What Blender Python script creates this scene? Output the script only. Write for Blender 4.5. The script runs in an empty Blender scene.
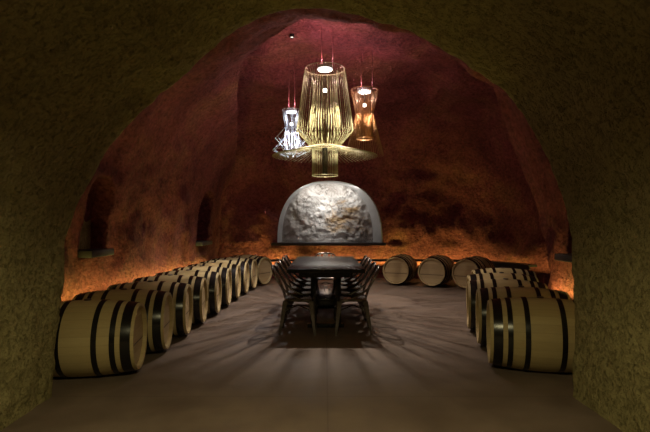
import bpy, bmesh, math, random
from mathutils import Vector, Matrix, noise
from mathutils.bvhtree import BVHTree
random.seed(7)
PI = math.pi
SC = bpy.context.scene
COL = SC.collection
R = math.radians
F = 480.0
CH = 1.4          # eye height


def px(p, d):
    return (p - 325.0) / F * d


def pz(p, d):
    return CH - (p - 225.0) / F * d


# ------------------------------------------------------------------ materials
class NT:
    def __init__(self, name):
        self.m = bpy.data.materials.new(name)
        self.m.use_nodes = True
        self.t = self.m.node_tree
        self.b = self.t.nodes['Principled BSDF']
        self.co = None

    def n(self, kind, **kw):
        nd = self.t.nodes.new(kind)
        for k, v in kw.items():
            if k.startswith('i_'):
                key = k[2:].replace('_', ' ')
                nd.inputs[key].default_value = v
            else:
                setattr(nd, k, v)
        return nd

    def l(self, a, b):
        self.t.links.new(a, b)

    def obj(self):
        if self.co is None:
            self.co = self.n('ShaderNodeTexCoord').outputs['Object']
        return self.co

    def noise(self, scale, detail=5, rough=0.6, vec=None, dist=0.0):
        nd = self.n('ShaderNodeTexNoise')
        nd.inputs['Scale'].default_value = scale
        nd.inputs['Detail'].default_value = detail
        nd.inputs['Roughness'].default_value = rough
        nd.inputs['Distortion'].default_value = dist
        self.l(vec or self.obj(), nd.inputs['Vector'])
        return nd.outputs['Fac']

    def mapped(self, sc):
        nd = self.n('ShaderNodeMapping')
        nd.inputs['Scale'].default_value = sc
        self.l(self.obj(), nd.inputs['Vector'])
        return nd.outputs['Vector']

    def ramp(self, fac, stops):
        nd = self.n('ShaderNodeValToRGB')
        e = nd.color_ramp.elements
        while len(e) < len(stops):
            e.new(0.5)
        for el, (p, c) in zip(e, stops):
            el.position = p
            el.color = (*c, 1) if len(c) == 3 else c
        self.l(fac, nd.inputs['Fac'])
        return nd.outputs['Color']

    def mix(self, fac, a, b, mode='MIX'):
        nd = self.n('ShaderNodeMix', data_type='RGBA', blend_type=mode)
        for sock, v in ((nd.inputs['Factor'], fac), (nd.inputs[6], a), (nd.inputs[7], b)):
            if hasattr(v, 'links'):
                self.l(v, sock)
            elif isinstance(v, (int, float)):
                sock.default_value = v
            else:
                sock.default_value = (*v, 1)
        return nd.outputs[2]

    def math(self, op, a, b=None):
        nd = self.n('ShaderNodeMath', operation=op)
        for i, v in enumerate((a, b)):
            if v is None:
                continue
            if hasattr(v, 'links'):
                self.l(v, nd.inputs[i])
            else:
                nd.inputs[i].default_value = v
        return nd.outputs[0]

    def bump(self, h, strength, dist, prev=None):
        nd = self.n('ShaderNodeBump')
        nd.inputs['Strength'].default_value = strength
        nd.inputs['Distance'].default_value = dist
        self.l(h, nd.inputs['Height'])
        if prev is not None:
            self.l(prev, nd.inputs['Normal'])
        return nd.outputs['Normal']

    def fin(self, color=None, rough=0.6, metal=0.0, normal=None, spec=None):
        b = self.b
        if color is not None:
            if hasattr(color, 'links'):
                self.l(color, b.inputs['Base Color'])
            else:
                b.inputs['Base Color'].default_value = (*color, 1)
        if hasattr(rough, 'links'):
            self.l(rough, b.inputs['Roughness'])
        else:
            b.inputs['Roughness'].default_value = rough
        b.inputs['Metallic'].default_value = metal
        if spec is not None:
            b.inputs['Specular IOR Level'].default_value = spec
        if normal is not None:
            self.l(normal, b.inputs['Normal'])
        return self.m


def mat_red_plaster():
    t = NT('red_plaster')
    big = t.noise(0.9, 6, 0.62, dist=0.6)
    streak = t.noise(1.0, 5, 0.6, vec=t.mapped((1.4, 1.4, 0.35)))
    c1 = t.ramp(big, [(0.30, (0.19, 0.046, 0.054)), (0.50, (0.30, 0.082, 0.082)), (0.72, (0.36, 0.150, 0.090))])
    c2 = t.ramp(streak, [(0.35, (0.55, 0.5, 0.55)), (0.65, (1, 1, 1))])
    c = t.mix(0.7, c1, c2, 'MULTIPLY')
    spk = t.ramp(t.noise(17, 5, 0.7, dist=0.4), [(0.36, (0.42, 0.40, 0.40)), (0.60, (1.12, 1.12, 1.1))])
    c = t.mix(0.85, c, spk, 'MULTIPLY')
    fine = t.noise(18, 6, 0.7)
    mid = t.noise(5, 6, 0.65)
    n = t.bump(mid, 0.6, 0.12)
    n = t.bump(fine, 1.0, 0.07, n)
    return t.fin(c, 0.85, normal=n, spec=0.2)


def mat_olive_stucco():
    t = NT('olive_stucco')
    big = t.noise(1.3, 5, 0.6)
    c = t.ramp(big, [(0.3, (0.36, 0.305, 0.135)), (0.7, (0.46, 0.395, 0.185))])
    vo = t.n('ShaderNodeTexVoronoi')
    vo.inputs['Scale'].default_value = 34
    t.l(t.obj(), vo.inputs['Vector'])
    fine = t.noise(42, 6, 0.7)
    mid = t.noise(15, 4, 0.6)
    spk = t.ramp(t.noise(30, 3, 0.6), [(0.36, (0.42, 0.41, 0.38)), (0.50, (1.0, 1.0, 1.0))])
    c = t.mix(0.55, c, spk, 'MULTIPLY')
    pit = t.ramp(mid, [(0.36, (0, 0, 0)), (0.50, (1, 1, 1))])
    n = t.bump(pit, 0.9, 0.05)
    vb = t.ramp(vo.outputs['Distance'], [(0.0, (1, 1, 1)), (0.6, (0, 0, 0))])
    n = t.bump(vb, 0.6, 0.03, n)
    n = t.bump(fine, 1.0, 0.04, n)
    return t.fin(c, 0.9, normal=n, spec=0.15)


def mat_floor():
    t = NT('floor_concrete')
    big = t.noise(0.55, 6, 0.65, dist=0.4)
    st = t.noise(2.2, 6, 0.7)
    c1 = t.ramp(big, [(0.30, (0.135, 0.097, 0.073)), (0.70, (0.205, 0.151, 0.116))])
    c2 = t.ramp(st, [(0.32, (0.60, 0.58, 0.57)), (0.68, (1, 1, 1))])
    c = t.mix(0.8, c1, c2, 'MULTIPLY')
    sep = t.n('ShaderNodeSeparateXYZ')
    t.l(t.obj(), sep.inputs[0])

    def joint(sock, off, period, hw):
        a = t.math('ADD', sock, off)
        m = t.math('PINGPONG', a, period / 2)
        return t.math('LESS_THAN', m, hw)
    jx = joint(sep.outputs[0], -0.02, 2.6, 0.006)
    jy = joint(sep.outputs[1], -3.92, 2.6, 0.006)
    j = t.math('MAXIMUM', jx, jy)
    c = t.mix(t.math('MULTIPLY', j, 0.35), c, (0.05, 0.035, 0.028))
    fine = t.noise(60, 4, 0.6)
    n = t.bump(fine, 0.10, 0.01)
    n = t.bump(big, 0.08, 0.05, n)
    rr = t.ramp(st, [(0.3, (0.50, 0.50, 0.50)), (0.7, (0.68, 0.68, 0.68))])
    return t.fin(c, rr, normal=n, spec=0.35)


def mat_oak(name, base, dark, axis_x=True):
    # staves: seams around the barrel axis (local X)
    t = NT(name)
    sep = t.n('ShaderNodeSeparateXYZ')
    t.l(t.obj(), sep.inputs[0])
    ang = t.math('ARCTAN2', sep.outputs[2], sep.outputs[1])
    seg = t.math('MULTIPLY', ang, 28 / (2 * PI))
    fr = t.math('FRACT', t.math('ADD', seg, 100.0))
    seam = t.math('LESS_THAN', t.math('PINGPONG', fr, 0.5), 0.03)
    fl = t.math('FLOOR', t.math('ADD', seg, 100.0))
    wn = t.n('ShaderNodeTexWhiteNoise', noise_dimensions='1D')
    t.l(fl, wn.inputs['W'])
    grain = t.noise(6, 5, 0.6, vec=t.mapped((1.2, 14, 14)))
    g = t.mix(0.65, wn.outputs['Value'], grain)
    c = t.ramp(g, [(0.25, dark), (0.75, base)])
    c = t.mix(t.math('MULTIPLY', seam, 0.22), c, tuple(v * 0.35 for v in dark))
    n = t.bump(grain, 0.15, 0.004)
    return t.fin(c, 0.55, normal=n, spec=0.3)


def mat_head():
    t = NT('barrel_head_oak')
    sep = t.n('ShaderNodeSeparateXYZ')
    t.l(t.obj(), sep.inputs[0])
    seg = t.math('ADD', t.math('MULTIPLY', sep.outputs[2], 1 / 0.105), 100.36)
    fr = t.math('FRACT', seg)
    seam = t.math('LESS_THAN', t.math('PINGPONG', fr, 0.5), 0.02)
    wn = t.n('ShaderNodeTexWhiteNoise', noise_dimensions='1D')
    t.l(t.math('FLOOR', seg), wn.inputs['W'])
    grain = t.noise(6, 5, 0.6, vec=t.mapped((14, 1.5, 14)))
    g = t.mix(0.5, wn.outputs['Value'], grain)
    c = t.ramp(g, [(0.25, (0.40, 0.29, 0.15)), (0.75, (0.52, 0.40, 0.22))])
    c = t.mix(t.math('MULTIPLY', seam, 0.35), c, (0.14, 0.09, 0.045))
    ln = t.math('LESS_THAN', t.math('ABSOLUTE', t.math('ADD', sep.outputs[2], 0.062)), 0.008)
    c = t.mix(t.math('MULTIPLY', ln, 0.8), c, (0.07, 0.045, 0.025))
    return t.fin(c, 0.55, normal=t.bump(grain, 0.15, 0.004), spec=0.3)


def mat_plain(name, color, rough, metal=0.0, var=0.25, scale=9.0, spec=0.5, bump=0.08):
    t = NT(name)
    nz = t.noise(scale, 5, 0.6)
    lo = tuple(v * (1 - var) for v in color)
    hi = tuple(min(1, v * (1 + var)) for v in color)
    c = t.ramp(nz, [(0.3, lo), (0.7, hi)])
    return t.fin(c, rough, metal, normal=t.bump(nz, bump, 0.01), spec=spec)


def mat_emit(name, color, strength):
    t = NT(name)
    t.b.inputs['Base Color'].default_value = (*color, 1)
    t.b.inputs['Emission Color'].default_value = (*color, 1)
    t.b.inputs['Emission Strength'].default_value = strength
    return t.m


def mat_rock():
    t = NT('exposed_rock')
    big = t.noise(2.4, 7, 0.7, dist=1.0)
    och = t.noise(1.5, 6, 0.65, vec=t.mapped((1, 1, 1.6)), dist=0.4)
    c1 = t.ramp(big, [(0.30, (0.20, 0.175, 0.15)), (0.44, (0.38, 0.35, 0.32)), (0.72, (0.60, 0.59, 0.57))])
    gx = t.n('ShaderNodeVectorMath', operation='DISTANCE')
    t.l(t.mapped((1.0, 0.0, 1.4)), gx.inputs[0])
    gx.inputs[1].default_value = (0.52, 0.0, 1.50 * 1.4)
    near = t.math('SUBTRACT', 0.30, t.math('MULTIPLY', gx.outputs['Value'], 0.42))
    f = t.ramp(t.math('ADD', och, near), [(0.58, (0, 0, 0)), (0.74, (1, 1, 1))])
    c = t.mix(f, c1, (0.36, 0.24, 0.12))
    cr = t.noise(2.1, 4, 0.55, vec=t.mapped((1.3, 1.0, 0.7)), dist=1.2)
    crack = t.math('ABSOLUTE', t.math('SUBTRACT', cr, 0.5))
    ck = t.ramp(crack, [(0.003, (0.2, 0.17, 0.15)), (0.022, (1, 1, 1))])
    msk = t.ramp(t.noise(1.1, 2, 0.5), [(0.46, (0.1, 0.1, 0.1)), (0.60, (0.9, 0.9, 0.9))])
    c = t.mix(msk, c, ck, 'MULTIPLY')
    fine = t.noise(22, 6, 0.75)
    n = t.bump(ck, 0.3, 0.03)
    n = t.bump(big, 0.6, 0.10, n)
    n = t.bump(fine, 0.7, 0.03, n)
    return t.fin(c, 0.7, normal=n, spec=0.3)


M = {}
M['red'] = mat_red_plaster()
M['olive'] = mat_olive_stucco()
M['floor'] = mat_floor()
M['oak'] = mat_oak('stave_oak', (0.48, 0.375, 0.19), (0.38, 0.285, 0.135))
M['head'] = mat_head()
M['hoop'] = mat_plain('black_hoop_steel', (0.010, 0.009, 0.0085), 0.24, 0.0, spec=0.45)
M['bung'] = mat_plain('bung_rubber', (0.05, 0.03, 0.025), 0.5)
M['gun'] = mat_plain('gunmetal_chair', (0.15, 0.13, 0.118), 0.24, 0.9, var=0.35)
M['ebony'] = mat_plain('ebonised_wood', (0.010, 0.008, 0.007), 0.20, 0.0, var=0.4, spec=0.3, bump=0.01)
M['iron'] = mat_plain('black_iron', (0.022, 0.02, 0.02), 0.45, 0.3)
M['slab'] = mat_plain('black_slab', (0.035, 0.032, 0.032), 0.45)
M['gold'] = mat_plain('gold_rod', (0.36, 0.34, 0.18), 0.4, 0.2, var=0.15)
M['silver'] = mat_plain('silver_rod', (0.50, 0.52, 0.58), 0.35, 0.3, var=0.1)
M['copper'] = mat_plain('copper_rod', (0.36, 0.19, 0.085), 0.4, 0.3, var=0.15)
M['cable'] = mat_plain('red_cable', (0.16, 0.035, 0.035), 0.5)
M['led'] = mat_emit('lamp_led', (1.0, 0.95, 0.86), 5)
M['ledw'] = mat_emit('lamp_led_cool', (0.92, 0.96, 1.0), 5)
M['spot'] = mat_emit('spot_lens', (1.0, 0.9, 0.75), 2.0)
M['rock'] = mat_rock()
M['liner'] = mat_plain('grey_plaster', (0.40, 0.39, 0.38), 0.5, 0.0, var=0.12, scale=4)


# ------------------------------------------------------------------ helpers
def link(o, parent=None):
    COL.objects.link(o)
    if parent is not None:
        o.parent = parent
    return o


def obj(name, bm, mat, parent=None, smooth=True, loc=None):
    me = bpy.data.meshes.new(name)
    bm.normal_update()
    bm.to_mesh(me)
    bm.free()
    if smooth is True:
        for p in me.polygons:
            p.use_smooth = True
    elif smooth:
        me.set_sharp_from_angle(angle=R(smooth)) if hasattr(me, 'set_sharp_from_angle') else None
        for p in me.polygons:
            p.use_smooth = True
        me.set_sharp_from_angle(angle=R(smooth))
    me.materials.append(mat)
    o = bpy.data.objects.new(name, me)
    if loc:
        o.location = loc
    return link(o, parent)


def thing(name, label, cat, loc=(0, 0, 0), rz=0.0, group=None):
    o = bpy.data.objects.new(name, None)
    o.empty_display_size = 0.2
    o.location = loc
    o.rotation_euler = (0, 0, rz)
    o['label'] = label
    o['category'] = cat
    if group:
        o['group'] = group
    return link(o)


def tag(o, label, cat, group=None, kind=None):
    o['label'] = label
    o['category'] = cat
    if group:
        o['group'] = group
    if kind:
        o['kind'] = kind
    return o


def dup(root, label, loc, rz):
    r = root.copy()
    COL.objects.link(r)
    r.location = loc
    r.rotation_euler = (0, 0, rz)
    r['label'] = label
    for ch in list(root.children):
        c = ch.copy()
        COL.objects.link(c)
        c.parent = r
        for g in list(ch.children):
            d = g.copy()
            COL.objects.link(d)
            d.parent = c
    return r


def add_box(bm, c, s, rot=None, bev=0.0):
    r = bmesh.ops.create_cube(bm, size=1.0)
    vs = r['verts']
    bmesh.ops.scale(bm, vec=s, verts=vs)
    if bev:
        es = list({e for v in vs for e in v.link_edges})
        rb = bmesh.ops.bevel(bm, geom=es, offset=bev, segments=2, affect='EDGES', profile=0.6)
        vs = list({v for f in rb['faces'] for v in f.verts} | {v for v in vs if v.is_valid})
        # gather the whole island
        seen = set(vs)
        st = list(vs)
        while st:
            v = st.pop()
            for e in v.link_edges:
                w = e.other_vert(v)
                if w not in seen:
                    seen.add(w)
                    st.append(w)
        vs = list(seen)
    if rot is not None:
        bmesh.ops.rotate(bm, cent=(0, 0, 0), matrix=rot, verts=vs)
    bmesh.ops.translate(bm, vec=c, verts=vs)
    return vs


def frame_for(d):
    d = d.normalized()
    a = Vector((0, 0, 1)) if abs(d.z) < 0.9 else Vector((1, 0, 0))
    u = d.cross(a).normalized()
    return u, d.cross(u).normalized()


def add_tube(bm, pts, r, n=6, closed=False):
    pts = [Vector(p) for p in pts]
    rs = r if isinstance(r, (list, tuple)) else [r] * len(pts)
    rings = []
    N = len(pts)
    u = None
    for i, p in enumerate(pts):
        if closed:
            d = pts[(i + 1) % N] - pts[i - 1]
        else:
            d = pts[min(i + 1, N - 1)] - pts[max(i - 1, 0)]
        d.normalize()
        if u is None:
            u, v = frame_for(d)
        else:
            u = (u - d * u.dot(d)).normalized()
            v = d.cross(u).normalized()
        rings.append([bm.verts.new(p + (u * math.cos(2 * PI * k / n) + v * math.sin(2 * PI * k / n)) * rs[i])
                      for k in range(n)])
    m = N if closed else N - 1
    for i in range(m):
        a, b = rings[i], rings[(i + 1) % N]
        for k in range(n):
            bm.faces.new((a[k], a[(k + 1) % n], b[(k + 1) % n], b[k]))
    if not closed:
        bm.faces.new(rings[0][::-1])
        bm.faces.new(rings[-1])


def add_lathe_x(bm, prof, n=48, caps=False):
    """prof: list of (x, r) revolved about the X axis."""
    rings = []
    for x, r in prof:
        if r < 1e-6:
            rings.append([bm.verts.new((x, 0, 0))])
        else:
            rings.append([bm.verts.new((x, r * math.cos(2 * PI * k / n), r * math.sin(2 * PI * k / n)))
                          for k in range(n)])
    for a, b in zip(rings, rings[1:]):
        for k in range(n):
            k2 = (k + 1) % n
            if len(a) == 1 and len(b) == 1:
                continue
            if len(a) == 1:
                bm.faces.new((a[0], b[k2], b[k]))
            elif len(b) == 1:
                bm.faces.new((a[k], a[k2], b[0]))
            else:
                bm.faces.new((a[k], a[k2], b[k2], b[k]))
    bmesh.ops.recalc_face_normals(bm, faces=bm.faces)


def add_lathe_z(bm, prof, n=48, c=(0, 0, 0)):
    """prof: list of (r, z)."""
    rings = []
    for r, z in prof:
        if r < 1e-6:
            rings.append([bm.verts.new((c[0], c[1], c[2] + z))])
        else:
            rings.append([bm.verts.new((c[0] + r * math.cos(2 * PI * k / n), c[1] + r * math.sin(2 * PI * k / n), c[2] + z))
                          for k in range(n)])
    for a, b in zip(rings, rings[1:]):
        for k in range(n):
            k2 = (k + 1) % n
            if len(a) == 1 and len(b) == 1:
                continue
            if len(a) == 1:
                bm.faces.new((a[0], b[k], b[k2]))
            elif len(b) == 1:
                bm.faces.new((a[k2], a[k], b[0]))
            else:
                bm.faces.new((a[k], b[k], b[k2], a[k2]))
    bmesh.ops.recalc_face_normals(bm, faces=bm.faces)


def interp(tab, x):
    if x <= tab[0][0]:
        return tab[0][1]
    for (a, b), (c, d) in zip(tab, tab[1:]):
        if x <= c:
            t = (x - a) / (c - a)
            return b + (d - b) * t
    return tab[-1][1]


def sstep(a, b, x):
    t = max(0.0, min(1.0, (x - a) / (b - a)))
    return t * t * (3 - 2 * t)


def fbm(p, s, oct=4):
    return noise.fractal(Vector(p) * s, 0.9, 2.1, oct)


# ------------------------------------------------------------------ the setting
# floor
bm = bmesh.new()
nx, ny = 30, 50
vv = [[bm.verts.new((-5 + 12 * i / nx, -3.2 + 17 * j / ny, 0)) for i in range(nx + 1)] for j in range(ny + 1)]
for j in range(ny):
    for i in range(nx):
        bm.faces.new((vv[j][i], vv[j][i + 1], vv[j + 1][i + 1], vv[j + 1][i]))
o = obj('floor', bm, M['floor'])
tag(o, 'brown concrete floor of the cave with fine joints', 'floor', kind='structure')

# the portal: the olive tunnel the photograph is taken from
LIP_D = 3.90
LIP = [(53, 392), (55, 376), (58, 330), (61, 300), (63, 268), (67, 238), (75, 208), (90, 181), (107, 155), (130, 126), (155, 98), (185, 74), (210, 52), (235, 32), (252, 21), (270, 13), (290, 10),
       (315, 10), (340, 12), (360, 16), (380, 22), (405, 30), (430, 41), (452, 54), (472, 69), (493, 83), (510, 98),
       (523, 116), (533, 136), (545, 158), (556, 182), (564, 204), (570, 228), (573, 255), (573, 285), (573, 320), (573, 360), (574, 392)]


def resample(pts, n):
    L = [0.0]
    for a, b in zip(pts, pts[1:]):
        L.append(L[-1] + math.hypot(b[0] - a[0], b[1] - a[1]))
    out = []
    k = 0
    for i in range(n):
        s = L[-1] * i / (n - 1)
        while k < len(L) - 2 and L[k + 1] < s:
            k += 1
        t = (s - L[k]) / (L[k + 1] - L[k])
        out.append((pts[k][0] + (pts[k + 1][0] - pts[k][0]) * t, pts[k][1] + (pts[k + 1][1] - pts[k][1]) * t))
    return out


sec = [(px(a, LIP_D), pz(b, LIP_D)) for a, b in LIP]
sec = resample(sec, 300)
sm = sec[:]
for _ in range(3):
    sm = [sm[0]] + [((a[0] + 2 * b[0] + c[0]) / 4, (a[1] + 2 * b[1] + c[1]) / 4) for a, b, c in zip(sm, sm[1:], sm[2:])] + [sm[-1]]
sec = sm
sec[0] = (sec[0][0], -0.02)
sec[-1] = (sec[-1][0], -0.02)
rows = []
y = -3.0
while y < 1.4:
    rows.append((y, 1.0)); y += 0.2
while y < 3.87:
    rows.append((y, 1.0)); y += 0.03
rows += [(3.88, 1.001), (3.915, 1.005), (3.94, 1.012), (3.955, 1.025), (3.962, 1.05), (3.965, 1.2), (3.965, 1.5), (3.965, 1.75)]
bm = bmesh.new()
g = []
for y, s in rows:
    r = []
    for (x, z) in sec:
        q = Vector((x * s, y, z * s if z > 0 else z))
        nrm = Vector((x, 0, max(z - 1.0, 0) * 1.1)).normalized()
        a = 0.012 * fbm(q, 9, 4) + 0.025 * fbm(q, 1.7, 3)
        a *= 1.0 if y > 1.0 else 0.5
        q += nrm * a
        r.append(bm.verts.new(q))
    g.append(r)
for a, b in zip(g, g[1:]):
    for k in range(len(a) - 1):
        bm.faces.new((a[k], b[k], b[k + 1], a[k + 1]))
# closing wall behind the camera
cen = bm.verts.new((0, -3.0, 1.4))
for k in range(len(g[0]) - 1):
    bm.faces.new((g[0][k], g[0][k + 1], cen))
bm.normal_update()
bvhT = BVHTree.FromBMesh(bm)
o = obj('wall_front', bm, M['olive'])
tag(o, 'olive stucco tunnel walls and arched portal framing the view', 'wall', kind='structure')

# vault A: the red vaulted chamber right behind the portal
YB = 12.65
YEND = [(-90, 6.45), (-13, 6.5), (0, 6.8), (20, 7.0), (40, 6.65), (60, 6.3), (75, 6.15), (95, 6.2), (108, 6.6), (117, 7.1), (128, 8.7), (137, 10.4), (150, 11.9), (165, 12.6), (270, 12.6)]


def contour_A(n):
    pts = [(-3.0, -0.02)]
    W, H, z0, e = 3.0, 3.0, 1.0, 2.25
    m = 240
    for i in range(m + 1):
        a = PI - PI * i / m
        c, s = math.cos(a), math.sin(a)
        x = math.copysign(abs(c) ** (2 / e), c) * W
        z = z0 + abs(s) ** (2 / e) * H
        pts.append((x, z))
    pts.append((3.0, -0.02))
    return resample(pts, n)


cA = contour_A(240)


def niche_amount(y, z, y0, y1, z0, z1, d):
    """recess depth of a narrow arched niche"""
    w = (y1 - y0) / 2
    yc = (y0 + y1) / 2
    hz = z1 - w * 1.0
    e = 0.03
    dy = abs(y - yc)
    if z < hz:
        q = w - dy
    else:
        q = w - math.hypot(dy, z - hz)
    q = min(q, z - z0)
    return d * sstep(-e, e, q)


NICHES = [(-1, 5.90, 6.46, 1.06, 2.0, 0.22), (-1, 10.15, 11.0, 1.02, 2.12, 0.25), (1, 5.52, 6.02, 1.02, 2.1, 0.28)]


def vaultA_point(k, y):
    x, z = cA[k]
    if x < 0:
        x *= 1 - 0.11 * sstep(4.6, 11.8, y)
    p = Vector((x, y, z))
    a, b = cA[max(k - 1, 0)], cA[min(k + 1, len(cA) - 1)]
    nrm = Vector((-(b[1] - a[1]), 0, b[0] - a[0])).normalized()     # outward
    low = sstep(0.0, 1.2, z)
    amp = 0.10 * low * fbm(p + Vector((3, 0, 0)), 0.8, 3) + 0.018 * fbm(p, 4.5, 4) * (0.5 + 0.5 * low)
    ext = 0.0
    for sgn, y0, y1, z0, z1, d in NICHES:
        if sgn * x > 1.5:
            ext = max(ext, niche_amount(y, z, y0, y1, z0, z1, d))
    return p + nrm * (amp + 0.03 + ext), nrm


bm = bmesh.new()
grid = []
for k, (x, z) in enumerate(cA):
    al = math.degrees(math.atan2(z - CH, x))
    if al < -90:
        al += 360
    ye = interp(YEND, al)
    ye += 0.10 * fbm(Vector((x, 1.3, z)), 1.6, 3)
    col = []
    n1 = 200
    for j in range(n1 + 1):
        y = 3.9 + (ye - 3.9) * j / n1
        col.append(bm.verts.new(vaultA_point(k, y)[0]))
    # rounded edge and flange running outward
    nrm = vaultA_point(k, ye)[1]
    for (dy, dn) in ((0.03, 0.02), (0.05, 0.07), (0.06, 0.16), (0.06, 0.5), (0.06, 1.0)):
        q = vaultA_point(k, ye)[0] + Vector((0, dy, 0)) + nrm * dn
        q.z = max(q.z, -0.02)
        col.append(bm.verts.new(q))
    grid.append(col)
fa = []
for k in range(len(grid) - 1):
    a, b = grid[k], grid[k + 1]
    for j in range(len(a) - 1):
        f = bm.faces.new((a[j], a[j + 1], b[j + 1], b[j]))
        fa.append((k, f))
bm.normal_update()
kl = next(k for k, (x, z) in enumerate(cA) if z > 2.2)
kr = max(k for k, (x, z) in enumerate(cA) if z > 2.2)


def submesh(name, faces):
    vid = {}
    co, nn, fs = [], [], []
    for f in faces:
        ids = []
        for v in f.verts:
            if v not in vid:
                vid[v] = len(co)
                co.append(v.co[:])
                nn.append(v.normal[:])
            ids.append(vid[v])
        fs.append(ids)
    me = bpy.data.meshes.new(name)
    me.from_pydata(co, [], fs)
    for p in me.polygons:
        p.use_smooth = True
    me.normals_split_custom_set_from_vertices(nn)
    me.materials.append(M['red'])
    o = bpy.data.objects.new(name, me)
    return link(o)


o = submesh('wall_left', [f for k, f in fa if k < kl])
tag(o, 'rough red plaster wall behind the left row of barrels', 'wall', kind='structure')
o = submesh('ceiling', [f for k, f in fa if kl <= k < kr])
tag(o, 'maroon plaster vault above the barrels', 'ceiling', kind='structure')
o = submesh('wall_right', [f for k, f in fa if k >= kr])
tag(o, 'rough red plaster wall behind the right row of barrels', 'wall', kind='structure')
bvhA = BVHTree.FromBMesh(bm)
bm.free()

# chamber B: rounded back wall and high ceiling, cut by the lunette niche
BX, BZ, BW, BUP, BDN, BD = 0.7, 1.3, 4.5, 3.35, 6.0, 6.85
Y0 = YB - BD
NC = Vector((px(329.5, YB), 0, pz(242.5, YB)))      # niche bottom centre
NW, NH = 104 / F * YB / 2, 61.5 / F * YB


def niche_outline(n, s=1.0, dx=0.0, sz=None):
    out = []
    e = 2.45
    for i in range(n):
        a = PI * i / (n - 1)
        c, sn = math.cos(a), math.sin(a)
        out.append((NC.x + dx + math.copysign(abs(c) ** (2 / e), c) * NW * s, NC.z + abs(sn) ** (2 / e) * NH * (sz or s)))
    m = n // 2
    x0, x1 = out[-1][0], out[0][0]
    for i in range(1, m):
        out.append((x0 + (x1 - x0) * i / m, NC.z))
    return out


OUT = niche_outline(160)
nc = Vector((NC.x, NC.z + NH * 0.42))


def bowl(x, z):
    """depth of back shell at (x, z) plus radial fraction"""
    fx = abs(x - BX) / BW
    fz = (z - BZ) / BUP if z > BZ else (BZ - z) / BDN
    rho = (fx ** 2.6 + max(fz, 0) ** 2.6) ** (1 / 2.6)
    return rho


bm = bmesh.new()
NPROF = 130
cols = []
for (ox, oz) in OUT:
    d = Vector((ox - nc.x, oz - nc.y)).normalized()
    # distance to the outer contour along d
    lo, hi = 0.0, 14.0
    for _ in range(40):
        mid = (lo + hi) / 2
        if bowl(nc.x + d.x * mid, nc.y + d.y * mid) < 1:
            lo = mid
        else:
            hi = mid
    ro = lo
    ri = math.hypot(ox - nc.x, oz - nc.y)
    col = []
    for i in range(NPROF + 1):
        t = i / NPROF
        # first 60 percent walks outward, the rest walks forward
        if t < 0.62:
            r = ri + (ro * 0.965 - ri) * (t / 0.62)
            rho = min(1, bowl(nc.x + d.x * r, nc.y + d.y * r))
            y = Y0 + BD * (1 - rho ** 4) ** 0.25
        else:
            tt = (t - 0.62) / 0.38
            yst = Y0 + BD * (1 - min(1, bowl(nc.x + d.x * ro * .965, nc.y + d.y * ro * .965)) ** 4) ** 0.25
            y = yst + (Y0 - yst) * tt
            v = (y - Y0) / BD
            rho = (1 - min(1, v) ** 4) ** 0.25
            # find r with this rho
            lo, hi = ro * 0.9, ro
            for _ in range(24):
                mid = (lo + hi) / 2
                if bowl(nc.x + d.x * mid, nc.y + d.y * mid) < rho:
                    lo = mid
                else:
                    hi = mid
            r = lo
        p = Vector((nc.x + d.x * r, y, nc.y + d.y * r))
        fw = sstep(0.4, 0.95, bowl(p.x, p.z))
        nrm = Vector((d.x * fw, 1 - fw, d.y * fw)).normalized()
        fade = sstep(0.0, 0.35, r - ri)
        amp = fade * (0.20 * fbm(p + Vector((9, 2, 0)), 0.75, 3) + 0.03 * fbm(p, 3.5, 4))
        if p.z < 0.9:
            amp *= 0.4
        col.append(bm.verts.new(p + nrm * amp))
    cols.append(col)
for k in range(len(cols)):
    a, b = cols[k], cols[(k + 1) % len(cols)]
    for j in range(NPROF):
        bm.faces.new((a[j], b[j], b[j + 1], a[j + 1]))
bmesh.ops.bisect_plane(bm, geom=bm.verts[:] + bm.edges[:] + bm.faces[:], plane_co=(0, 0, -0.02), plane_no=(0, 0, 1), clear_inner=True)
bmesh.ops.recalc_face_normals(bm, faces=bm.faces)
bvhB = BVHTree.FromBMesh(bm)
o = obj('wall_back', bm, M['red'])
tag(o, 'rounded maroon back wall of the cave around the lit rock niche', 'wall', kind='structure')

# lunette niche: splayed grey liner and exposed rock
bm = bmesh.new()
n = 160
lay = [(YB - 0.015, 1.02, 1.015, 0.0), (YB - 0.02, 1.0, 1.0, 0.0), (YB + 0.08, 0.985, 0.995, -0.01), (YB + 0.30, 0.925, 0.985, -0.04), (YB + 0.46, 0.905, 0.98, -0.05)]
rg = []
for y, s, sz, dx in lay:
    rg.append([bm.verts.new((x, y, z)) for x, z in niche_outline(n, s, dx, sz)])
L = len(rg[0])
for a, b in zip(rg, rg[1:]):
    for k in range(L):
        bm.faces.new((a[k], a[(k + 1) % L], b[(k + 1) % L], b[k]))
bmesh.ops.recalc_face_normals(bm, faces=bm.faces)
liner = obj('trim_1', bm, M['liner'], smooth=40)
tag(liner, 'smooth grey splayed reveal of the arched rock niche', 'niche', kind='structure')
bm = bmesh.new()
outl = niche_outline(160, 0.93, -0.05, 0.99)
rc = Vector((NC.x - 0.05, NC.z + NH * 0.4))
NR = 60
rcols = []
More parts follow.
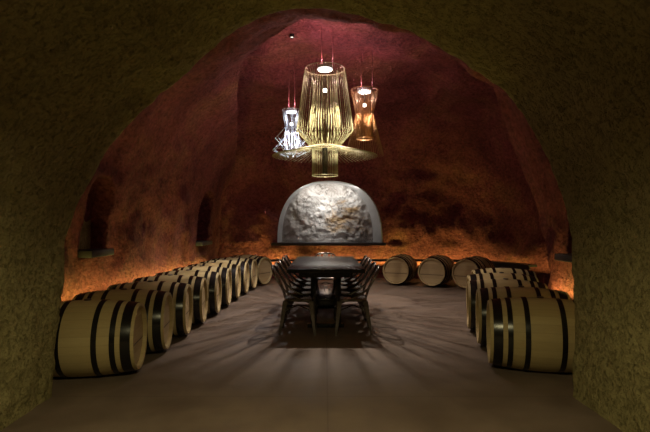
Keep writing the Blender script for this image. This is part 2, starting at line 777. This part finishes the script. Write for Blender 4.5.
for (ox, oz) in outl:
    col = []
    for i in range(1, NR + 1):
        t = i / NR
        x, z = rc.x + (ox - rc.x) * t, rc.y + (oz - rc.y) * t
        p = Vector((x, 0, z))
        rid = 1 - abs(noise.noise(p * 2.3 + Vector((1, 5, 2)))) * 2
        h = 0.025 * rid + 0.045 * fbm(p + Vector((7, 0, 3)), 3.2, 5) + 0.035 * fbm(p + Vector((4, 4, 4)), 8, 4)
        # boulder-like shoulder on either side, calmer slab in the middle
        cx = (x - rc.x) / NW
        sh = 0.05 * math.exp(-((abs(cx) - 0.55) / 0.25) ** 2)
        h = h * (0.55 + 0.5 * min(1, abs(cx) * 1.6)) + sh
        h = max(h, -0.03 + 0.25 * (h + 0.03))
        fade = sstep(1.0, 0.9, t)
        col.append(bm.verts.new((x, YB + 0.46 - h * fade, z)))
    rcols.append(col)
cv = bm.verts.new((rc.x, YB + 0.36, rc.y))
for k in range(len(rcols)):
    a, b = rcols[k], rcols[(k + 1) % len(rcols)]
    bm.faces.new((cv, a[0], b[0]))
    for j in range(NR - 1):
        bm.faces.new((a[j], a[j + 1], b[j + 1], b[j]))
bmesh.ops.recalc_face_normals(bm, faces=bm.faces)
rock = obj('rock_face', bm, M['rock'])
tag(rock, 'pale weathered rock face lit inside the arched niche of the back wall', 'rock')

bm = bmesh.new()
add_box(bm, (px(328.5, YB), YB - 0.02, NC.z - 0.035), (112 / F * YB, 0.60, 0.07), bev=0.008)
o = obj('trim_2', bm, M['slab'], smooth=30)
tag(o, 'black slab sill under the arched rock niche', 'sill', kind='structure')

# ledges of the three narrow niches in the side walls
for i, (sgn, y0, y1, z0, z1, d) in enumerate(NICHES):
    yc = (y0 + y1) / 2
    wx = 3.0
    if sgn < 0:
        wx = 3.0 * (1 - 0.11 * sstep(4.6, 11.8, yc))
    bm = bmesh.new()
    add_box(bm, (sgn * (wx + 0.06), yc, z0 - 0.02), (0.34, y1 - y0 + 0.06, 0.085), bev=0.008)
    o = obj('trim_%d' % (3 + i), bm, M['slab'], smooth=30)
    tag(o, ['black ledge below the large arched niche in the left wall', 'black ledge below the small far niche in the left wall',
            'black ledge below the niche in the right wall by the portal'][i], 'ledge', kind='structure')


# the pale arched panel at the back of the large left niche
bm = bmesh.new()
n_, z0_, z1_, w_ = 24, 1.06, 1.97, 0.25
loop = [(-w_, z0_), (w_, z0_)] + [(w_ * math.cos(PI * k / n_), z1_ - w_ + w_ * math.sin(PI * k / n_)) for k in range(n_ + 1)]
fr_ = [bm.verts.new((0.0, a, b)) for a, b in loop]
bk_ = [bm.verts.new((-0.03, a, b)) for a, b in loop]
bm.faces.new(fr_)
bm.faces.new(bk_[::-1])
for k in range(len(loop)):
    k2 = (k + 1) % len(loop)
    bm.faces.new((fr_[k], bk_[k], bk_[k2], fr_[k2]))
bmesh.ops.recalc_face_normals(bm, faces=bm.faces)
o = obj('window_1', bm, M['olive'], smooth=False, loc=(-3.14, 6.18, 0))
tag(o, 'dull olive arched panel inside the large niche of the left wall', 'panel', kind='structure')


def wall_y(x, z):
    h = bvhB.ray_cast(Vector((x, 8.0, z)), Vector((0, 1, 0)))
    return h[0].y if h[0] else 12.0


# light shelf along the back wall
def wall_curve(x0, x1, n, off, z):
    pts = []
    for i in range(n):
        x = x0 + (x1 - x0) * i / (n - 1)
        pts.append((x, Y0 + BD * (1 - min(0.999, bowl(x, z)) ** 4) ** 0.25))
    out = []
    for i, (x, y) in enumerate(pts):
        a, b = pts[max(i - 1, 0)], pts[min(i + 1, n - 1)]
        t = Vector((b[0] - a[0], b[1] - a[1])).normalized()
        nrm = Vector((t.y, -t.x))
        out.append((x + nrm.x * off, y + nrm.y * off, Vector((t.x, t.y))))
    return out


shelf = thing('light_shelf', 'low dark shelf along the back wall hiding the amber glow', 'shelf', (1.2, 12.3, 0))
bm = bmesh.new()
ca = wall_curve(-1.7, 4.86, 60, 0.16, 0.5)
cb = wall_curve(-1.7, 4.86, 60, 0.40, 0.5)
ra, rb = [], []
for (xa, ya, _), (xb, yb, _) in zip(ca, cb):
    r = [bm.verts.new((q[0] - 1.2, q[1] - 12.3, q[2])) for q in
         ((xa, ya, 0.47), (xb, yb, 0.47), (xb, yb, 0.52), (xa, ya, 0.52))]
    ra.append(r)
for a, b in zip(ra, ra[1:]):
    for k in range(4):
        bm.faces.new((a[k], a[(k + 1) % 4], b[(k + 1) % 4], b[k]))
bm.faces.new(ra[0])
bm.faces.new(ra[-1][::-1])
bmesh.ops.recalc_face_normals(bm, faces=bm.faces)
obj('plank', bm, M['iron'], shelf, smooth=30)
bm = bmesh.new()
cf = [q for q in wall_curve(-1.7, 4.86, 60, 0.36, 0.5) if q[0] > 3.75]
fr = []
for (xa, ya, t_) in cf:
    fr.append([bm.verts.new((xa + t_.y * o_ - 1.2, ya - t_.x * o_ - 12.3, z_)) for o_, z_ in ((0, 0), (0.02, 0), (0.02, 0.47), (0, 0.47))])
for a, b in zip(fr, fr[1:]):
    for k in range(4):
        bm.faces.new((a[k], a[(k + 1) % 4], b[(k + 1) % 4], b[k]))
bm.faces.new(fr[0])
bm.faces.new(fr[-1][::-1])
bmesh.ops.recalc_face_normals(bm, faces=bm.faces)
obj('shade_board', bm, M['iron'], shelf, smooth=30)  # dark board added to stand in for shade under the shelf's right end
cc = wall_curve(-1.7, 4.86, 60, 0.28, 0.5)
for k in (1, 12, 22, 32, 42, 51, 58):
    bm = bmesh.new()
    add_box(bm, (cc[k][0] - 1.2, cc[k][1] - 12.3, 0.235), (0.05, 0.05, 0.47))
    obj('post', bm, M['iron'], shelf, smooth=False)


# ------------------------------------------------------------------ barrels
BL, BR, HR = 0.95, 0.35, 0.305


def brad(x):
    t = x / (BL / 2)
    return HR + (BR - HR) * (1 - abs(t) ** 2.0)


def make_barrel(label, loc, rz, group):
    """origin at the centre of the barrel's underside, axis along local X, front head at +X"""
    t = thing('wine_barrel', label, 'barrel', loc, rz, group)
    c = (0, 0, BR)
    h = BL / 2
    bm = bmesh.new()
    N = 28
    prof = [(-h + 0.045, HR - 0.032), (-h + 0.003, HR - 0.026), (-h, HR - 0.018)]
    prof += [(-h + BL * i / N, brad(-h + BL * i / N)) for i in range(N + 1)]
    prof += [(h, HR - 0.018), (h - 0.003, HR - 0.026), (h - 0.045, HR - 0.032)]
    add_lathe_x(bm, prof, 64)
    obj('staves', bm, M['oak'], t, smooth=50, loc=c)
    for s in (1, -1):
        bm = bmesh.new()
        add_lathe_x(bm, [(s * (h - 0.038), 0), (s * (h - 0.036), HR * 0.5), (s * (h - 0.038), HR - 0.031)], 48)
        hd = obj('barrel_head', bm, M['head'], t, smooth=40, loc=c)
    for s in (1, -1):
        for a, w in ((0.028, 0.082), (0.152, 0.045), (0.300, 0.045)):
            bm = bmesh.new()
            x0, x1 = h - a, h - a - w
            pr = []
            for i in range(5):
                x = x0 + (x1 - x0) * i / 4
                pr.append((s * x, brad(x) + 0.005))
            pr = [(s * x0, brad(x0) - 0.001)] + pr + [(s * x1, brad(x1) - 0.001)]
            add_lathe_x(bm, pr, 64)
            obj('hoop', bm, M['hoop'], t, smooth=40, loc=c)
    bm = bmesh.new()
    add_lathe_z(bm, [(0.032, -0.01), (0.034, 0.004), (0.028, 0.012), (0, 0.013)], 16, (0, 0, BR))
    obj('bung', bm, M['bung'], t, smooth=40, loc=c)
    return t


ORD = ['nearest', 'second', 'third', 'fourth', 'fifth', 'sixth', 'seventh', 'eighth', 'ninth', 'tenth']
LEFT = [(-1.75, 4.56, 9), (-1.725, 5.30, 8), (-1.705, 6.03, 7), (-1.69, 6.76, 6), (-1.65, 7.49, 5), (-1.63, 8.21, 4),
        (-1.60, 8.93, 3), (-1.56, 9.65, 1), (-1.51, 10.36, -3), (-1.37, 11.08, -26)]
RIGHT = [(1.62, 4.76, 15), (1.76, 5.55, 14), (1.88, 6.33, 14), (2.12, 7.13, 12), (2.44, 7.94, 10)]
BACK = [(1.62, 11.05, 24), (2.37, 10.72, 30), (3.02, 10.35, 40)]
proto = None


def place_barrel(hx, hy, dirx, diry, label, group):
    """head centre at (hx,hy); (dirx,diry) points out of the head"""
    global proto
    rz = math.atan2(diry, dirx)
    loc = (hx - dirx * BL / 2, hy - diry * BL / 2, -0.002)
    if proto is None:
        proto = make_barrel(label, loc, rz, group)
        return proto
    r = dup(proto, label, loc, rz)
    r['group'] = group
    return r


for i, (x, y, a) in enumerate(LEFT):
    if i == 0:
        lb = 'large oak barrel nearest the portal in the row along the left wall'
    elif i == len(LEFT) - 1:
        lb = 'oak barrel turned towards the room at the far end of the left row'
    else:
        lb = '%s oak barrel from the portal in the long row along the left wall' % ORD[i]
    place_barrel(x, y, math.cos(R(a)), math.sin(R(a)), lb, 'oak barrels along the left wall')
for i, (x, y, a) in enumerate(RIGHT):
    if i == 0:
        lb = 'oak barrel half hidden by the portal edge, front of the row along the right wall'
    else:
        lb = '%s oak barrel from the portal in the short row along the right wall' % ORD[i]
    place_barrel(x, y, -math.cos(R(a)), math.sin(R(a)), lb, 'oak barrels along the right wall')
for i, (x, y, a) in enumerate(BACK):
    lb = ['oak barrel against the back wall, closest to the table of three facing barrels',
          'middle one of three oak barrels facing out from the back wall',
          'oak barrel by the back wall partly hidden behind the right row of barrels'][i]
    place_barrel(x, y, -math.sin(R(a)), -math.cos(R(a)), lb, 'oak barrels against the back wall')

# ------------------------------------------------------------------ table
TX, TY0, TY1, TH = 0.01, 6.03, 8.50, 0.845
TW = 0.99
tc = (TX, (TY0 + TY1) / 2, 0)
tb = thing('dining_table', 'long black dining table standing under the rod pendant lamps', 'table', tc)
bm = bmesh.new()
add_box(bm, (0, 0, TH - 0.025), (TW, TY1 - TY0, 0.05), bev=0.006)
obj('tabletop', bm, M['ebony'], tb, smooth=30)
bm = bmesh.new()
for s in (-1, 1):
    add_box(bm, (s * (TW / 2 - 0.16), 0, TH - 0.09), (0.03, TY1 - TY0 - 0.5, 0.08))
    add_box(bm, (0, s * ((TY1 - TY0) / 2 - 0.25), TH - 0.09), (TW - 0.29, 0.03, 0.08))
obj('apron', bm, M['ebony'], tb, smooth=False)
hl = (TY1 - TY0) / 2
for yy in (-hl + 0.545, hl - 0.395):
    for s in (-1, 1):
        bm = bmesh.new()
        add_box(bm, (s * 0.17, yy, (TH - 0.05) / 2 + 0.02), (0.075, 0.064, TH - 0.05 - 0.05), bev=0.006)
        obj('leg', bm, M['ebony'], tb, smooth=30)
    bm = bmesh.new()
    add_box(bm, (0, yy, 0.025), (0.50, 0.064, 0.05), bev=0.006)
    obj('foot', bm, M['ebony'], tb, smooth=30)
bm = bmesh.new()
add_box(bm, (0, 0, 0.36), (0.27, 2 * hl - 0.84, 0.09), bev=0.006)
obj('stretcher', bm, M['ebony'], tb, smooth=30)


# ------------------------------------------------------------------ chairs
def make_chair(label, loc, rz, group):
    """sheet-metal cafe chair facing local +X"""
    t = thing('metal_chair', label, 'chair', loc, rz, group)
    # seat: slightly dished rounded square
    bm = bmesh.new()
    n = 48
    def ring(s, z, e=4.5):
        out = []
        for k in range(n):
            a = 2 * PI * k / n
            c, sn = math.cos(a), math.sin(a)
            x = math.copysign(abs(c) ** (2 / e), c) * 0.19 * s
            yy = math.copysign(abs(sn) ** (2 / e), sn) * (0.185 + 0.02 * (x / 0.19)) * s
            out.append(bm.verts.new((x + 0.01, yy, z)))
        return out
    rs = [ring(0.97, 0.415), ring(1.0, 0.42), ring(1.0, 0.447), ring(0.97, 0.452), ring(0.88, 0.448), ring(0.5, 0.442)]
    for a, b in zip(rs, rs[1:]):
        for k in range(n):
            bm.faces.new((a[k], a[(k + 1) % n], b[(k + 1) % n], b[k]))
    bm.faces.new(rs[-1])
    bm.faces.new(rs[0][::-1])
    obj('seat', bm, M['gun'], t, smooth=40)
    # legs: tapered folded sheet
    for sx in (1, -1):
        for sy in (1, -1):
            bm = bmesh.new()
            top = Vector((0.01 + sx * 0.165, sy * 0.16, 0.425))
            bot = Vector((0.01 + sx * (0.215 if sx > 0 else 0.235), sy * 0.20, 0.0))
            r0 = []
            for p, w in ((top, 0.030), (bot.lerp(top, 0.5), 0.022), (bot, 0.013)):
                r0.append([bm.verts.new(p + Vector((a * w, b * w, 0))) for a, b in ((-1, -1), (1, -1), (1, 1), (-1, 1))])
            for a, b in zip(r0, r0[1:]):
                for k in range(4):
                    bm.faces.new((a[k], b[k], b[(k + 1) % 4], a[(k + 1) % 4]))
            bm.faces.new(r0[0])
            bm.faces.new(r0[-1][::-1])
            bmesh.ops.recalc_face_normals(bm, faces=bm.faces)
            obj('leg', bm, M['gun'], t, smooth=False)
    # brace under the seat
    bm = bmesh.new()
    for s in (1, -1):
        add_tube(bm, [(-0.17, s * 0.165, 0.30), (0, 0, 0.345), (0.18, -s * 0.165, 0.30)], 0.008, 6)
    obj('brace', bm, M['gun'], t)
    # back hoop
    pts = []
    hoop = [(0.06, 0.20, 0.44), (-0.06, 0.215, 0.50), (-0.18, 0.225, 0.59), (-0.248, 0.215, 0.69), (-0.300, 0.195, 0.785), (-0.328, 0.145, 0.845), (-0.338, 0.07, 0.862), (-0.341, 0, 0.865)]
    full = hoop + [(x, -y, z) for x, y, z in hoop[-2::-1]]
    # smooth
    for i in range(len(full) - 1):
        p0 = Vector(full[max(i - 1, 0)]); p1 = Vector(full[i]); p2 = Vector(full[i + 1]); p3 = Vector(full[min(i + 2, len(full) - 1)])
        for q in range(4):
            s = q / 4
            pts.append(0.5 * ((2 * p1) + (p2 - p0) * s + (2 * p0 - 5 * p1 + 4 * p2 - p3) * s * s + (3 * p1 - p0 - 3 * p2 + p3) * s ** 3))
    pts.append(Vector(full[-1]))
    bm = bmesh.new()
    add_tube(bm, pts, 0.0125, 8)
    obj('back_frame', bm, M['gun'], t)
    for yy, w in ((0, 0.045), (-0.105, 0.014), (0.105, 0.014)):
        bm = bmesh.new()
        zt = 0.86 if yy == 0 else 0.85
        prof = [(-0.165, 0.44), (-0.20, 0.55), (-0.252, 0.68), (-0.305, 0.79), (-0.338, zt)]
        rr = []
        for x, z in prof:
            rr.append([bm.verts.new(q) for q in ((x - 0.003, yy - w, z), (x + 0.003, yy - w, z), (x + 0.003, yy + w, z), (x - 0.003, yy + w, z))])
        for a, b in zip(rr, rr[1:]):
            for k in range(4):
                bm.faces.new((a[k], b[k], b[(k + 1) % 4], a[(k + 1) % 4]))
        bm.faces.new(rr[0]); bm.faces.new(rr[-1][::-1])
        bmesh.ops.recalc_face_normals(bm, faces=bm.faces)
        obj('back_slat', bm, M['gun'], t, smooth=40)
    return t


CY = [6.32, 6.83, 7.34, 7.85, 8.36]
chair = None
for side, sx in (('left', -1), ('right', 1)):
    for i, y in enumerate(CY):
        lb = '%s dark metal chair from the near end on the %s side of the long table' % (
            ['first', 'second', 'third', 'fourth', 'fifth', 'sixth'][i], side)
        loc = (TX + sx * (0.365 + random.uniform(-0.008, 0.008)), y, 0)
        rz = (0 if sx < 0 else PI) + R(random.uniform(-1, 1))
        if chair is None:
            chair = make_chair(lb, loc, rz, 'metal chairs around the table')
        else:
            dup(chair, lb, loc, rz)
dup(chair, 'dark metal chair at the far head of the long table, under the rock niche', (TX, TY1 + 0.33, 0), -PI / 2)


# ------------------------------------------------------------------ pendant lamps
RS = 0.95          # lamp radii are drawn slightly generous


def rods(profile, n, r, twist=0.0, phase=0.0, fine=1, sides=4):
    bm = bmesh.new()
    L = len(profile)
    for k in range(n):
        a0 = phase + 2 * PI * k / n
        pts = []
        for i, (rr, z) in enumerate(profile):
            a = a0 + twist * i / max(1, L - 1)
            pts.append((rr * RS * math.cos(a), rr * RS * math.sin(a), z))
        add_tube(bm, pts, r, sides)
    return bm


def ringm(bm, r, z, t=0.006):
    r *= RS
    add_tube(bm, [(r * math.cos(2 * PI * k / 48), r * math.sin(2 * PI * k / 48), z) for k in range(48)], t, 6, closed=True)


def disc(r, z, t=0.02):
    bm = bmesh.new()
    add_lathe_z(bm, [(0, z - t), (r, z - t), (r, z), (0, z)], 24)
    return bm


def smooth_prof(pr, m=6):
    out = []
    for i in range(len(pr) - 1):
        p0 = Vector(pr[max(i - 1, 0)]); p1 = Vector(pr[i]); p2 = Vector(pr[i + 1]); p3 = Vector(pr[min(i + 2, len(pr) - 1)])
        for q in range(m):
            s = q / m
            v = 0.5 * ((2 * p1) + (p2 - p0) * s + (2 * p0 - 5 * p1 + 4 * p2 - p3) * s * s + (3 * p1 - p0 - 3 * p2 + p3) * s ** 3)
            out.append((v.x, v.y))
    out.append(pr[-1])
    return out


def cables(t, x, y, ztop, offs):
    for dx, dy in offs:
        h = bvhB.ray_cast(Vector((x + dx, y + dy, ztop)), Vector((0, 0, 1)))
        zc = h[0].z if h[0] else 4.6
        bm = bmesh.new()
        add_tube(bm, [(dx, dy, 0.0), (dx, dy, zc - ztop + 0.005)], 0.0045, 6)
        o = obj('cable', bm, M['cable'], t)
        o.location = (0, 0, ztop - t.location.z)


# middle, gold
MX, MY = 0.0, 7.9
zb = pz(175.8, MY)
mid = thing('pendant_lamp', 'large gold rod pendant lamp with a wide brim above the table', 'lamp', (MX, MY, zb), 0, 'rod pendant lamps over the table')
D = lambda p: pz(p, MY) - zb
bm = rods([(0.345, D(69)), (0.365, D(75)), (0.495, D(131)), (0.235, D(148))], 52, 0.0032)
ringm(bm, 0.345, D(69)); ringm(bm, 0.235, D(148))
obj('outer_rods', bm, M['gold'], mid)
bm = rods(smooth_prof([(0.24, D(72)), (0.21, D(95)), (0.27, D(122)), (0.22, D(140)), (0.21, D(148))], 4), 34, 0.0032)
obj('inner_rods', bm, M['gold'], mid)
bm = rods([(0.21, D(146)), (0.91, D(156.5))], 72, 0.0032)
ringm(bm, 0.20, D(146))
obj('brim_rods', bm, M['gold'], mid)
bm = rods([(0.222, D(148)), (0.222, D(175.8))], 40, 0.0036)
ringm(bm, 0.222, D(175.8)); ringm(bm, 0.222, D(148))
obj('lower_cylinder', bm, M['gold'], mid)
obj('lamp_head', disc(0.13, D(66), 0.05), M['silver'], mid, smooth=40)
obj('light_disc', disc(0.115, D(69.5), 0.012), M['led'], mid, smooth=40)
obj('bulb', disc(0.032, D(89), 0.05), M['led'], mid, smooth=40)
bm = bmesh.new(); add_tube(bm, [(0, 0, D(67)), (0, 0, D(89))], 0.006, 8)
obj('stem', bm, M['iron'], mid)
bm = bmesh.new()
add_lathe_z(bm, [(0.035, D(148)), (0.045, D(148)), (0.045, D(175)), (0.035, D(175)), (0.035, D(148))], 24)
obj('downlight_tube', bm, M['iron'], mid, smooth=40)
cables(mid, MX, MY, pz(66.5, MY), [(-0.055, 0.02), (0.13, 0.0)])

# right, copper
CX, CY2 = px(364.5, 8.9), 8.9
zb = pz(156, CY2)
cop = thing('pendant_lamp', 'copper rod pendant lamp flaring like a skirt, right of the gold lamp', 'lamp', (CX, CY2, zb), 0, 'rod pendant lamps over the table')
D2 = lambda p: pz(p, CY2) - zb
bm = rods([(0.265, D2(90)), (0.255, D2(94)), (0.175, D2(114)), (0.375, D2(156))], 48, 0.0034)
ringm(bm, 0.265, D2(90)); ringm(bm, 0.175, D2(114))
obj('outer_rods', bm, M['copper'], cop)
bm = rods([(0.20, D2(92)), (0.155, D2(112)), (0.155, D2(139))], 44, 0.0055)
ringm(bm, 0.155, D2(139))
obj('inner_rods', bm, M['copper'], cop)
obj('lamp_head', disc(0.13, D2(89), 0.04), M['silver'], cop, smooth=40)
obj('light_disc', disc(0.12, D2(92), 0.012), M['led'], cop, smooth=40)
obj('bulb', disc(0.032, D2(104), 0.05), M['led'], cop, smooth=40)
bm = bmesh.new(); add_tube(bm, [(0, 0, D2(90)), (0, 0, D2(104))], 0.006, 8)
obj('stem', bm, M['iron'], cop)
cables(cop, CX, CY2, pz(89, CY2), [(-0.06, 0.02), (0.145, 0.0)])

# left, silver
SX, SY = px(291.5, 8.8), 8.8
zb = pz(157, SY)
sil = thing('pendant_lamp', 'small silver rod pendant lamp with zigzag outline, left of the gold lamp', 'lamp', (SX, SY, zb), 0, 'rod pendant lamps over the table')
D3 = lambda p: pz(p, SY) - zb
bm = rods([(0.175, D3(110)), (0.12, D3(127)), (0.315, D3(138)), (0.11, D3(150))], 9, 0.0062, phase=0.3)
ringm(bm, 0.175, D3(110), 0.004); ringm(bm, 0.12, D3(127), 0.004)
obj('outer_rods', bm, M['silver'], sil)
bm = rods([(0.12, D3(127)), (0.13, D3(137)), (0.36, D3(150.5)), (0.12, D3(156.5))], 9, 0.0062, phase=0.05)
ringm(bm, 0.36, D3(150.5), 0.004)
obj('skirt_rods', bm, M['silver'], sil)
bm = rods(smooth_prof([(0.155, D3(111)), (0.10, D3(127)), (0.15, D3(140)), (0.07, D3(154))], 4), 16, 0.0045)
ringm(bm, 0.07, D3(154), 0.004)
obj('inner_rods', bm, M['silver'], sil)
obj('lamp_head', disc(0.10, D3(109.5), 0.04), M['silver'], sil, smooth=40)
obj('light_disc', disc(0.09, D3(112), 0.012), M['ledw'], sil, smooth=40)
obj('bulb', disc(0.028, D3(123), 0.05), M['ledw'], sil, smooth=40)
bm = bmesh.new(); add_tube(bm, [(0, 0, D3(110)), (0, 0, D3(123))], 0.006, 8)
obj('stem', bm, M['iron'], sil)
cables(sil, SX, SY, pz(109.5, SY), [(-0.05, 0.02), (0.06, 0.0)])

# small recessed spotlights
h = None


def spotlight(x, y, z, label, bvh=None):
    if bvh:
        hh = bvh.ray_cast(Vector((x, y, z)), Vector((0, 0, 1)))
        if hh[0]:
            z = hh[0].z
    t = thing('ceiling_spotlight', label, 'spotlight', (x, y, z))
    bm = bmesh.new()
    add_lathe_z(bm, [(0.034, 0.03), (0.042, 0.03), (0.042, -0.05), (0.034, -0.05), (0.034, 0.03)], 24)
    obj('housing', bm, M['iron'], t, smooth=40)
    bm = bmesh.new()
    add_lathe_z(bm, [(0, -0.035), (0.033, -0.035), (0.033, -0.028), (0, -0.028)], 24)
    obj('lens', bm, M['spot'], t, smooth=40)
    return t


spotlight(px(292, 8.2), 8.2, 3.0, 'small round spotlight set in the maroon ceiling', bvhB)
spotlight(px(313.5, 3.58), 3.58, 2.6, 'small round spotlight at the crown of the olive portal', bvhT)


# ------------------------------------------------------------------ lights
def strip(p0, p1, energy, color, width=0.05, tilt=(0, 0, 1), spread=PI):
    p0, p1 = Vector(p0), Vector(p1)
    ld = bpy.data.lights.new('amber_strip_light', 'AREA')
    ld.shape = 'RECTANGLE'
    ld.size = (p1 - p0).length
    ld.size_y = width
    ld.energy = energy
    ld.color = color
    ld.spread = spread
    o = bpy.data.objects.new('amber_strip_light', ld)
    X = (p1 - p0).normalized()
    Z = -(Vector(tilt) - X * Vector(tilt).dot(X)).normalized()
    Y = Z.cross(X)
    m = Matrix((X, Y, Z)).transposed().to_4x4()
    m.translation = (p0 + p1) / 2
    o.matrix_world = m
    COL.objects.link(o)
    return o


AMB = (1.0, 0.80, 0.17)
strip((-2.955, 4.15, 0.50), (-2.67, 11.0, 0.50), 27, AMB, tilt=(-0.1, 0, 1), width=0.04)
strip((2.955, 4.15, 0.50), (2.955, 6.35, 0.50), 18, AMB, tilt=(0.1, 0, 1), width=0.04)
for i, (p0, p1, nm) in enumerate((((-2.985, 4.15), (-2.70, 11.0), 'left'), ((2.985, 4.15), (2.985, 6.35), 'right'))):
    bm = bmesh.new()
    d_ = Vector((p1[0] - p0[0], p1[1] - p0[1], 0))
    add_box(bm, (0, 0, 0), (0.12, d_.length, 0.04))
    o = obj('trim_%d' % (6 + i), bm, M['iron'], smooth=False, loc=((p0[0] + p1[0]) / 2, (p0[1] + p1[1]) / 2, 0.475))
    o.rotation_euler = (0, 0, math.atan2(d_.y, d_.x) - PI / 2)
    tag(o, 'dark light channel low on the %s wall behind the barrels' % nm, 'light channel', kind='structure')
cw = wall_curve(-2.3, 4.95, 9, 0.10, 0.3)
for a, b in zip(cw, cw[1:]):
    nrm = Vector((a[2].y, -a[2].x, 0))
    strip((a[0], a[1], 0.34), (b[0], b[1], 0.34), 7, AMB, width=0.04, tilt=tuple(Vector((0, 0, 1)) - nrm * 0.1))


def spot(name, loc, target, energy, color, angle, blend=0.6, size=0.03):
    ld = bpy.data.lights.new(name, 'SPOT')
    ld.energy = energy
    ld.color = color
    ld.spot_size = R(angle)
    ld.spot_blend = blend
    ld.shadow_soft_size = size
    o = bpy.data.objects.new(name, ld)
    o.location = loc
    d = Vector(target) - Vector(loc)
    o.rotation_euler = d.to_track_quat('-Z', 'Y').to_euler()
    COL.objects.link(o)
    return o


def point(name, loc, energy, color, size=0.03):
    ld = bpy.data.lights.new(name, 'POINT')
    ld.energy = energy
    ld.color = color
    ld.shadow_soft_size = size
    o = bpy.data.objects.new(name, ld)
    o.location = loc
    COL.objects.link(o)
    return o


WARM = (1.0, 0.84, 0.68)
ROSE = (1.0, 0.57, 0.62)
# bulbs of the three pendants: each shines down through its rods and a little upwards
spot('gold_lamp_bulb', (MX, MY, pz(94, MY)), (MX, MY, 0), 430, WARM, 102, 0.55, 0.012)
point('gold_lamp_glow', (MX, MY, pz(80, MY)), 15, (1.0, 0.68, 0.64), 0.03)
point('gold_lamp_uplight', (MX, MY, pz(63, MY)), 17, ROSE, 0.02)
spot('copper_lamp_bulb', (CX, CY2, pz(109, CY2)), (CX, CY2, 0), 300, WARM, 120, 0.8, 0.012)
point('copper_lamp_glow', (CX, CY2, pz(98, CY2)), 6, (1.0, 0.72, 0.62), 0.03)
point('copper_lamp_uplight', (CX, CY2, pz(86, CY2)), 9, ROSE, 0.02)
spot('silver_lamp_bulb', (SX, SY, pz(127.5, SY)), (SX, SY, 0), 170, (0.95, 0.95, 1.0), 120, 0.8, 0.012)
point('silver_lamp_glow', (SX, SY, pz(117, SY)), 3.5, (0.95, 0.95, 1.0), 0.03)
point('silver_lamp_uplight', (SX, SY, pz(107, SY)), 9, ROSE, 0.02)
# niche downlight
ld = bpy.data.lights.new('niche_light', 'AREA')
ld.shape = 'RECTANGLE'
ld.size, ld.size_y, ld.energy, ld.color = 1.7, 0.08, 14, (1.0, 0.97, 0.92)
nl = bpy.data.objects.new('niche_light', ld)
nl.location = (NC.x - 0.05, YB + 0.03, NC.z + NH - 0.16)
nl.rotation_euler = (R(48), 0, 0)
COL.objects.link(nl)
spot('niche_spot', (NC.x - 0.08, YB + 0.03, NC.z + NH - 0.14), (NC.x - 0.10, YB + 0.42, NC.z + 0.6), 42, (1.0, 0.97, 0.93), 70, 1.0, 0.03)
# tunnel downlight over the photographer
spot('tunnel_downlight', (-0.1, 1.1, 2.55), (-0.1, 1.3, 0), 350, (1.0, 0.87, 0.45), 150, 1.0, 0.12)

# ------------------------------------------------------------------ world, camera, view
w = bpy.data.worlds.new('dark_cave')
SC.world = w
w.use_nodes = True
w.node_tree.nodes['Background'].inputs['Color'].default_value = (0.0, 0.0, 0.0, 1)
cam = bpy.data.cameras.new('camera')
cam.sensor_width = 36
cam.lens = 36 * F / 650
cam.shift_y = 9 / 650
cam.clip_end = 60
co = bpy.data.objects.new('camera', cam)
co.location = (0, 0, CH)
co.rotation_euler = (PI / 2, 0, 0)
COL.objects.link(co)
SC.camera = co
SC.view_settings.view_transform = 'Standard'
SC.view_settings.look = 'None'
SC.view_settings.exposure = 0.0
SC.view_settings.gamma = 1.0
SC.view_settings.use_curve_mapping = False
SC.cycles.use_denoising = True
SC.cycles.max_bounces = 8
